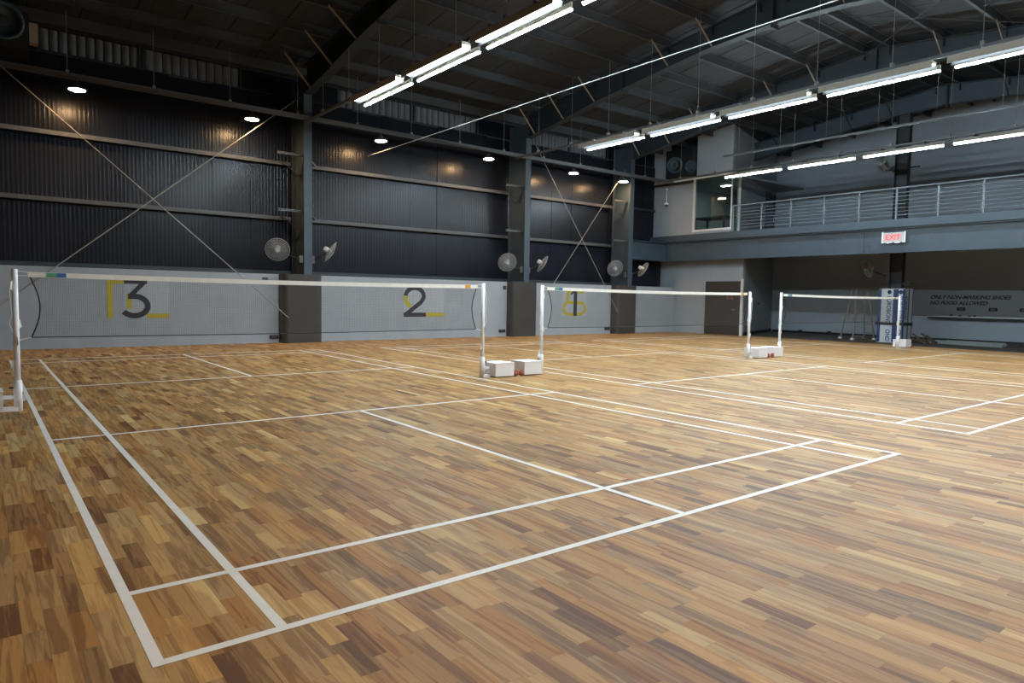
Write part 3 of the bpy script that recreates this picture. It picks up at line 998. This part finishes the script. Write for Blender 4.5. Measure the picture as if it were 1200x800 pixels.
# ---------------------------------------------------------------- numbers on the low wall
WF = lambda u, v, t: (u, WALL_Y - t, v)


def arc(cx, cz, rx, rz, a0, a1, n=18):
    return [(cx + rx * math.cos(math.radians(a0 + (a1 - a0) * k / n)), cz + rz * math.sin(math.radians(a0 + (a1 - a0) * k / n))) for k in range(n + 1)]


def rect(m, x0, x1, z0, z1, t0=0.002, t1=0.006):
    m.prism([(x0, z0), (x1, z0), (x1, z1), (x0, z1)], WF, t0, t1)
    return m


def sign(label, xa, xb):
    t = thing('court_number_sign', label, 'sign', (0, 0, 0), 0, 'court number signs')
    rect(MB(), xa, xb, 0.69, 1.65, 0.0, 0.002).build('background_panel', 'patch', t)
    return t


t = sign('number three sign in dark grey and mustard on the low wall', 2.36, 3.35)
for q in ((2.0, 2.12, 0.69, 1.65), (2.12, 2.36, 1.51, 1.65), (2.41, 2.52, 0.92, 1.28), (2.83, 3.35, 0.69, 0.80)):
    rect(MB(), *q).build('mustard_bar', 'yellow', t)
g_ = MB()
rect(g_, 2.36, 2.86, 1.52, 1.65, 0.003, 0.008)
g_.prism([(2.72, 1.56), (2.86, 1.56), (2.58, 1.25), (2.44, 1.25)], WF, 0.003, 0.0085)
g_.ribbon([(2.44, 1.22)] + arc(2.58, 0.985, 0.285, 0.235, 82, -145, 26), 0.13, WF, 0.003, 0.009)
g_.build('digit', 'digit', t)
t = sign('number two sign in dark grey and mustard on the low wall', 9.95, 11.41)
rect(MB(), 10.74, 11.41, 0.69, 0.82).build('mustard_bar', 'yellow', t)
y_ = MB()
y_.ribbon([(10.02, 1.34)] + [(10.02, 1.27), (10.05, 1.16), (10.12, 1.06), (10.20, 1.0)], 0.14, WF, 0.002, 0.006)
y_.build('mustard_stroke', 'yellow', t)
g_ = MB(); rect(g_, 9.95, 10.74, 0.69, 0.82, 0.003, 0.008)
g_.ribbon([(10.02, 1.34)] + arc(10.34, 1.34, 0.32, 0.245, 180, -20, 22) + [(10.56, 1.14), (10.02, 0.76)], 0.135, WF, 0.003, 0.0085)
g_.build('digit', 'digit', t)
t = sign('number one sign in dark grey and mustard on the low wall', 16.5, 17.75)
for q in ((16.72, 17.62, 1.53, 1.65), (16.72, 16.84, 1.22, 1.53)):
    rect(MB(), *q).build('mustard_bar', 'yellow', t)
y_ = MB()
ring = arc(16.85, 0.97, 0.27, 0.22, 90, 270, 14) + [(17.4, 0.75)] + arc(17.4, 0.97, 0.27, 0.22, -90, 90, 14) + [(16.85, 1.19)]
y_.ribbon(ring, 0.115, WF, 0.002, 0.006)
y_.build('mustard_stroke', 'yellow', t)
g_ = MB(); rect(g_, 17.08, 17.25, 0.69, 1.65, 0.003, 0.008)
g_.prism([(17.10, 1.65), (16.93, 1.53), (16.93, 1.45), (17.10, 1.55)], WF, 0.003, 0.0085)
g_.build('digit', 'digit', t)

for (sx, sz, ww, hh, lb) in ((5.95, 0.16, 0.24, 0.10, 'low black wall socket between sign three and the column casing'),
                             (13.76, 0.19, 0.26, 0.10, 'low black wall socket between sign two and the column casing'),
                             (13.84, 1.67, 0.11, 0.13, 'small black switch high on the wall after sign two'),
                             (18.87, 0.19, 0.26, 0.10, 'low black wall socket between sign one and the column casing'),
                             (5.72, 1.72, 0.14, 0.10, 'small dark switch high on the wall after sign three')):
    so = thing('wall_socket', lb, 'socket', (sx, WALL_Y, sz))
    MB().box(-ww / 2, ww / 2, -0.03, 0, -hh / 2, hh / 2).build('socket_frame', 'black', so)
    MB().box(-ww / 4, ww / 4, -0.036, -0.03, -hh / 4, hh / 4).build('socket_plate', 'cover', so)

# ---------------------------------------------------------------- nets and posts
PH = 1.57


def post(x, s, label, tiez):
    """s=+1: base cart lies towards +x"""
    t = thing('net_post', label, 'net post', (x, 6.7, 0), 0, 'white net posts')
    MB().lathe([(0.029, 0.02), (0.029, PH), (0.0, PH + 0.005)], (0, 0, 0), (0, 0, 1), 14).build('pole', 'white_paint', t, True)
    MB().lathe([(0.042, 0.0), (0.042, 0.335), (0.030, 0.345)], (0, 0, 0), (0, 0, 1), 14).build('sleeve', 'white_paint', t, True)
    MB().lathe([(0.011, 0), (0.011, 0.045), (0, 0.05)], (s * 0.035, 0, 0.26), (s, -0.3, 0), 8).build('locking_knob', 'black', t)
    MB().box(min(0, s * 0.15), max(0, s * 0.15), -0.045, 0.045, 0.0, 0.045).build('foot_tube', 'white_paint', t)
    MB().box(min(0, s * 0.15), max(0, s * 0.15), -0.02, 0.02, 0.135, 0.175).build('brace_tube', 'white_paint', t)
    bx = MB()
    a, b = sorted((s * 0.14, s * 0.53))
    bx.box(a, b, -0.19, 0.19, 0.02, 0.235)
    bx.build('ballast_box', 'white_box', t)
    MB().box(a - 0.005, b + 0.005, -0.195, 0.195, 0.235, 0.245).build('box_lid', 'white_paint', t)
    for yy in (-0.17, 0.17):
        wh = MB().lathe([(0.0, -0.022), (0.025, -0.022), (0.03, -0.016), (0.05, -0.02), (0.056, -0.01), (0.056, 0.01), (0.05, 0.02), (0.03, 0.016), (0.025, 0.022), (0, 0.022)],
                        (s * 0.575, yy, 0.056), (0, 1, 0), 18).build('wheel', 'wheel_red', t, True)
        MB().lathe([(0.014, -0.03), (0.014, 0.03)], (s * 0.575, yy, 0.056), (0, 1, 0), 8).build('axle', 'galv', wh)
    # loose wrapping film and cord loops
    fm = MB()
    for k in range(7):
        z = 0.10 + k * 0.2 + 0.04 * math.sin(k * 2.3 + x)
        n = len(fm.v); c = 0.03 if k > 1 else 0.045
        a0 = k * 1.7 + x
        dx, dy = math.cos(a0), math.sin(a0)
        fm.v += [(dx * 0.028, dy * 0.028, z), (dx * (c + 0.03), dy * (c + 0.02), z + 0.02), (dx * (c + 0.012), dy * (c + 0.02) - 0.01, z + 0.10), (dx * 0.02, dy * 0.02, z + 0.12)]
        fm.f.append((n, n + 1, n + 2, n + 3))
    fm.build('wrapping_film', 'film', t)
    cd_ = MB()
    cd_.tube([(0.021 * s, 0, PH - 0.05), (0.05 * s, -0.03, PH - 0.25), (0.035 * s, -0.03, PH - 0.5), (0.06 * s, -0.02, PH - 0.6), (0.03 * s, -0.02, PH - 0.7)], 0.004, 5)
    cd_.tube([(0.031 * math.cos(a) , 0.031 * math.sin(a), tiez + 0.01 * (k / 12)) for k, a in enumerate([i * math.pi / 4 for i in range(13)])], 0.006, 5)
    cd_.build('tie_cord', 'wire_white', t)
    return t


def net(xa, xb, label):
    t = thing('badminton_net', label, 'net', (0, 6.7, 0), 0, 'badminton nets')
    x0, x1 = xa + 0.12, xb - 0.12
    top = lambda u: 1.545 - 0.018 * math.sin(math.pi * u)
    bot = lambda u: 0.815 - 0.012 * math.sin(math.pi * u)
    inx = lambda v: 0.02 + 0.085 * math.sin(math.pi * min(1, max(0, v)))   # inward bow of the side cords
    n = 24
    tp = MB()
    for k in range(n):
        a, b = k / n, (k + 1) / n
        xs_, xe = x0 + (x1 - x0) * a, x0 + (x1 - x0) * b
        m0 = len(tp.v)
        for xx, u in ((xs_, a), (xe, b)):
            tp.v += [(xx, -0.006, top(u)), (xx, 0.006, top(u)), (xx, 0.006, top(u) - 0.058), (xx, -0.006, top(u) - 0.058)]
        for q in range(4):
            l = (q + 1) % 4
            tp.f.append((m0 + q, m0 + l, m0 + 4 + l, m0 + 4 + q))
    tp.f.append((0, 1, 2, 3)); tp.f.append(tuple(len(tp.v) - 4 + i for i in (3, 2, 1, 0)))
    tp.build('top_tape', 'tape', t)
    lb = MB().box(x0 + 0.17, x0 + 0.27, -0.009, -0.007, top(0.03) - 0.054, top(0.03) - 0.004).build('maker_label', 'label_green', t)
    MB().box(x0 + 0.27, x0 + 0.36, -0.009, -0.007, top(0.04) - 0.054, top(0.04) - 0.004).build('maker_label', 'label_blue', t)
    MB().box(x1 - 0.25, x1 - 0.14, -0.009, -0.007, top(0.03) - 0.054, top(0.03) - 0.004).build('maker_label', 'label_orange', t)
    cds = MB()
    for s, xe in ((1, x0), (-1, x1)):
        cds.tube([(xe + s * inx(v), 0, top(0) - 0.058 - (top(0) - 0.058 - bot(0)) * v) for v in [k / 12 for k in range(13)]], 0.0075, 6)
    cds.tube([(x0 + 0.02 + (x1 - x0 - 0.04) * k / n, 0, bot(k / n)) for k in range(n + 1)], 0.006, 6)
    cds.build('edge_cord', 'cord', t)
    # ties from the net corners to the posts
    MB().tube([(xa, 0, 1.555), (x0, 0, 1.54)], 0.004, 5).tube([(xa, 0, 1.50), (x0, 0, 1.50)], 0.004, 5).tube([(xa, 0, 0.78), (x0 + 0.02, 0, bot(0))], 0.004, 5)\
        .tube([(xb, 0, 1.555), (x1, 0, 1.54)], 0.004, 5).tube([(xb, 0, 1.50), (x1, 0, 1.50)], 0.004, 5).tube([(xb, 0, 0.78), (x1 - 0.02, 0, bot(1))], 0.004, 5).build('corner_tie', 'wire_white', t)
    # the mesh itself: thin strands every 20 mm
    st = MB(); hw = 0.0007

    def strand(p, q):
        st.bar(p, q, 2 * hw, 2 * hw, (0, 1, 0))
    nxs = int((x1 - x0) / 0.02)
    zt, zb = top(0.5) - 0.055, bot(0.5)
    for k in range(1, nxs):
        xx = x0 + k * (x1 - x0) / nxs
        e = min(xx - x0, x1 - xx)
        u = (xx - x0) / (x1 - x0)
        if e > 0.105:
            strand((xx, 0, bot(u)), (xx, 0, top(u) - 0.055))
        elif e > 0.02:
            a = math.asin(min(1, (e - 0.02) / 0.085)) / math.pi
            H = (top(u) - 0.058) - bot(u)
            strand((xx, 0, bot(u)), (xx, 0, bot(u) + H * a)); strand((xx, 0, top(u) - 0.055 - H * a), (xx, 0, top(u) - 0.055))
    for k in range(1, 35):
        v = k / 35
        zz = zt + (zb - zt) * v
        strand((x0 + inx(v), 0, zz + 0.016), ((x0 + x1) / 2, 0, zz)); strand(((x0 + x1) / 2, 0, zz), (x1 - inx(v), 0, zz + 0.016))
    tag(st.build('net_mesh', 'net', t), kind='stuff')


NP = [(-0.12, 6.215), (7.505, 13.92), (15.255, 21.84)]
net(*NP[0], 'badminton net in front of the wall signs three and two')
net(*NP[1], 'badminton net in front of wall sign one and the dark door')
net(*NP[2], 'badminton net in front of the step ladder')
for (a, b), nm in zip(NP, ('of the net before signs three and two', 'of the net before sign one', 'of the net before the ladder')):
    post(a, -1, 'white net post farther from the mezzanine ' + nm, 0.78)
    post(b, 1, 'white net post nearer the mezzanine ' + nm, 0.78)

# ---------------------------------------------------------------- wall fans


def fan(label, anchor, centre, face, group, mount=True, r=0.31):
    t = thing('wall_fan', label, 'fan', (0, 0, 0), 0, group)
    c = Vector(centre); f = Vector(face).normalized()
    s = f.orthogonal().normalized(); u = f.cross(s)
    ring = lambda rr, off: [c + f * off + s * (rr * math.cos(2 * math.pi * k / 28)) + u * (rr * math.sin(2 * math.pi * k / 28)) for k in range(28)]
    g = MB()
    g.tube(ring(r, 0), 0.009, 5, True)
    for k, rr in enumerate((0.86, 0.72, 0.58, 0.44, 0.30)):
        dome = 0.075 * (1 - rr * rr)
        g.tube(ring(r * rr, dome), 0.0035, 4, True)
        g.tube(ring(r * rr, -dome), 0.0035, 4, True)
    for k in range(32):
        a = 2 * math.pi * k / 32
        dirv = s * math.cos(a) + u * math.sin(a)
        for sg in (1, -1):
            g.tube([c + dirv * (r * 0.16) + f * (sg * 0.075), c + dirv * (r * 0.6) + f * (sg * 0.052), c + dirv * r], 0.003, 4, caps=False)
    g.build('guard', 'fan_grey', t)
    MB().lathe([(0.0, 0.085), (0.05, 0.083), (0.055, 0.07), (0.0, 0.068)], c, f, 16).build('badge', 'fan_motor', t)
    bl = MB()
    for k in range(3):
        a0 = 2 * math.pi * k / 3 + 0.4
        m0 = len(bl.v); q = 5
        for i in range(q + 1):
            rr = 0.05 + (r * 0.86 - 0.05) * i / q
            wdt = 0.28 + 0.34 * math.sin(math.pi * i / q * 0.75)
            for sg in (-1, 1):
                a = a0 + sg * wdt + 0.25 * i / q
                bl.v.append(tuple(c + (s * math.cos(a) + u * math.sin(a)) * rr + f * (sg * 0.022)))
        for i in range(q):
            bl.f.append((m0 + 2 * i, m0 + 2 * i + 1, m0 + 2 * i + 3, m0 + 2 * i + 2))
    bl.build('blades', 'fan_blade', t)
    MB().lathe([(0.05, 0.02), (0.075, -0.03), (0.08, -0.14), (0.065, -0.20), (0.0, -0.21)], c, f, 18).build('motor', 'fan_motor', t, True)
    an = Vector(anchor)
    mid = c - f * 0.14 - Vector((0, 0, 0.10))
    MB().tube([c - f * 0.13, mid, an + (mid - an) * 0.25 + Vector((0, 0, -0.02)), an], 0.016, 8).build('arm', 'black', t)
    MB().box(an.x - 0.05, an.x + 0.05, an.y - 0.05, an.y + 0.05, an.z - 0.12, an.z + 0.08).build('wall_bracket', 'rail', t)


G = 'fans on the far wall columns'
for fi, nm in ((1, 'between signs three and two'), (2, 'between signs two and one'), (3, 'next to the mezzanine')):
    xf = FRAMES[fi]
    fan('grey caged fan on the column %s, turned away from the mezzanine' % nm, (xf - 0.165, 15.98, 2.32), (xf - 0.85, 15.85, 2.52), (-0.35, -0.85, -0.35), G)
    fan('grey caged fan on the column %s, turned towards the mezzanine' % nm, (xf + 0.165, 15.98, 2.32), (xf + 0.58, 15.70, 2.52), (0.80, -0.35, -0.5), G)
fan('grey caged fan on the column at the open end of the hall', (FRAMES[0] + 0.165, 15.98, 2.35), (-0.30, 15.75, 2.60), (0.6, -0.7, -0.3), G)
fan('dark caged fan on the column under the mezzanine', (X_END - 0.05, YC + 0.26, 2.30), (X_END - 0.35, YC + 0.85, 2.55), (-0.7, 0.5, -0.3), 'fans by the mezzanine')
fan('dark caged fan on the column above the balcony railing', (X_END - 0.05, YC + 0.26, 6.0), (X_END - 0.35, YC + 0.50, 6.15), (-0.8, 0.4, -0.3), 'fans by the mezzanine')

# ---------------------------------------------------------------- light rails
ZRAIL = 5.99
SEGS = [(12.48 - 2.45 * k, 12.48 - 2.45 * k - 2.20) for k in range(6)]


# wide batten: beige body, added black liners keeping skirts dark inside, recessed lens
TM = MB().box(-0.09, 0.09, -2.2, 0, 0.035, 0.085).box(-0.10, -0.092, -2.2, 0, -0.042, 0.085).box(0.092, 0.10, -2.2, 0, -0.042, 0.085).mesh('housing', 'batten')
TB = MB().box(-0.092, -0.088, -2.2, 0, -0.04, 0.03).box(0.088, 0.092, -2.2, 0, -0.04, 0.03).mesh('added_liner', 'black')
TL = MB().box(-0.086, 0.086, -2.18, -0.02, 0.024, 0.034).mesh('lens', 'led')
# slim tube: half-round lens under a flat body
BM_ = MB().box(-0.034, 0.034, -2.2, 0, -0.02, 0.0).box(-0.012, 0.012, -2.2, 0, 0.0, 0.085).mesh('housing', 'batten')
hp = [(0.03 * math.cos(math.pi + math.pi * k / 8), -0.02 + 0.03 * math.sin(math.pi + math.pi * k / 8)) for k in range(9)]
BL = MB().prism(hp, lambda u, v, t: (u, t, v), -2.19, -0.01).mesh('lens', 'led_tube')
# side-facing batten towards the courts
SM_ = MB().box(0.02, 0.035, -2.2, 0, -0.055, 0.03).box(-0.03, 0.035, -2.2, 0, -0.012, 0.03).box(0.0, 0.02, -2.2, 0, 0.03, 0.085).mesh('housing', 'batten')
sp = [(0.02 + 0.045 * math.cos(math.radians(172 + 105 * k / 8)), -0.02 + 0.035 * math.sin(math.radians(172 + 105 * k / 8))) for k in range(9)]
SL = MB().prism(sp, lambda u, v, t: (u, t, v), -2.19, -0.01).mesh('lens', 'led_tube')


def light_row(xs, mirror, where):
    rail = thing('light_rail', 'hanging light rail %s' % where, 'light rail', (xs, 0, 0), 0, 'hanging light rails')
    MB().box(-0.035, 0.035, -3.4, 15.75, ZRAIL - 0.03, ZRAIL + 0.03).build('rail_tube', 'rail', rail)
    for k in range(11):
        y = 14.6 - 1.55 * k
        MB().tube([(0, y, ZRAIL), (0, y, (zlow(y) - 0.01) if abs(xs - 6.72) < 0.1 else ztop(y) + 0.19)], 0.006, 5).build('hanger_wire', 'galv', rail)
        MB().box(-0.05, 0.05, y - 0.03, y + 0.03, ZRAIL + 0.02, ZRAIL + 0.09).build('clamp', 'galv', rail)
    arm = MB()
    for (a, b) in SEGS:
        for y in (a - 0.5, b + 0.5):
            arm.box(-0.20, 0.20, y - 0.015, y + 0.015, ZRAIL - 0.105, ZRAIL - 0.03)
    arm.build('cross_arms', 'rail', rail)
    g = 'LED battens of the rail ' + where
    sgn = 1
    for nth, (a, b) in zip(('first', 'second', 'third', 'fourth', 'fifth', 'sixth'), SEGS):
        if mirror:
            t = thing('led_tube', '%s bright LED tube from the far wall on the rail %s' % (nth, where), 'LED light', (xs - 0.145, a, ZRAIL - 0.19), 0, g)
            link('housing', SM_, t); link('lens', SL, t)
            continue
        t = thing('led_batten', '%s wide LED batten from the far wall on the rail %s' % (nth, where), 'LED light', (xs - sgn * 0.145, a, ZRAIL - 0.19), 0, g)
        link('housing', TM, t); link('added_liner', TB, t); link('lens', TL, t)
        t = thing('led_tube', '%s slim LED tube from the far wall on the rail %s' % (nth, where), 'LED light', (xs + sgn * 0.145, a, ZRAIL - 0.19), 0, g + ' (slim)')
        link('housing', BM_, t); link('lens', BL, t)


light_row(6.72, False, 'over the first court gap')
light_row(13.95, False, 'over the second court gap')
light_row(21.10, True, 'before the balcony')

# perimeter pipe with the warm lamps
pp = thing('lamp_pipe', 'long dark pipe along the far wall carrying the warm lamps', 'light rail', (0, 15.8, 6.10), 0, 'hanging light rails')
MB().box(X_LEFT + 0.1, 22.1, -0.05, 0.05, -0.06, 0.06).build('pipe', 'rail', pp)
for k in range(14):
    xx = -2.2 + 1.74 * k
    MB().tube([(xx, 0, 0), (xx, 0, ztop(15.8) - 6.1)], 0.006, 5).build('hanger_wire', 'galv', pp)
    MB().box(xx - 0.03, xx + 0.03, -0.03, 0.03, 0.06, 0.12).build('clamp', 'galv', pp)
pq = thing('lamp_pipe', 'thin dark pipe hanging before the mezzanine back wall', 'light rail', (20.42, 0, 6.4), 0, 'hanging light rails')
MB().box(-0.03, 0.03, -3.4, 12.2, -0.03, 0.03).build('pipe', 'rail', pq)
for k in range(10):
    y = 11.6 - 1.55 * k
    MB().tube([(0, y, 0), (0, y, ztop(y) - 6.35)], 0.006, 5).build('hanger_wire', 'galv', pq)
pn_ = thing('lamp_pipe', 'long dark pipe along the near wall carrying warm lamps', 'light rail', (0, 2 * RIDGE_Y - 15.8, 6.10), 0, 'hanging light rails')
MB().box(X_LEFT + 0.1, 22.1, -0.05, 0.05, -0.06, 0.06).build('pipe', 'rail', pn_)
for k in range(7):
    xx = -2.2 + 3.48 * k
    MB().tube([(xx, 0, 0), (xx, 0, ztop(15.8) - 6.1)], 0.006, 5).build('hanger_wire', 'galv', pn_)
SHADE = MB().lathe([(0.19, 0.0), (0.195, 0.012), (0.16, 0.06), (0.07, 0.10), (0.05, 0.14), (0, 0.14)], (0, 0, 0), (0, 0, 1), 24).mesh('shade', 'rail')
DIFF = MB().lathe([(0.0, -0.03), (0.10, -0.025), (0.165, -0.004), (0.165, 0.004), (0, 0.006)], (0, 0, 0), (0, 0, 1), 20).mesh('diffuser', 'warm')
STEM = MB().tube([(0, 0, 0.14), (0, 0, 0.22)], 0.012, 6).mesh('stem', 'rail')
WHERE = {1.46: 'above sign three', 5.30: 'at the column after sign three', 8.98: 'above the start of sign two', 12.85: 'at the column after sign two',
         16.62: 'above sign one', 19.2: 'at the column beside the mezzanine'}


def pan_lamp(x_, y_, label, group):
    t = thing('pan_lamp', label, 'lamp', (x_, y_, 5.82), 0, group)
    link('shade', SHADE, t); link('diffuser', DIFF, t); link('stem', STEM, t)


for lx in WHERE:
    pan_lamp(lx, 15.8, 'round warm pan lamp under the far wall pipe ' + WHERE[lx], 'warm pan lamps')
for lx in (-1.6, 1.46, 5.30, 8.98, 12.85, 16.62, 19.2):
    pan_lamp(lx, 2 * RIDGE_Y - 15.8, 'round warm pan lamp under the near wall pipe', 'warm pan lamps of the near wall')

tag(MB().tube([(8.95, 16.6, 5.5), (8.97, 6, 5.5), (9.02, -3.6, 5.5)], 0.0065, 6).build('tension_wire', 'wire_white'),
    'taut thin white wire running under the roof above the courts', 'wire')
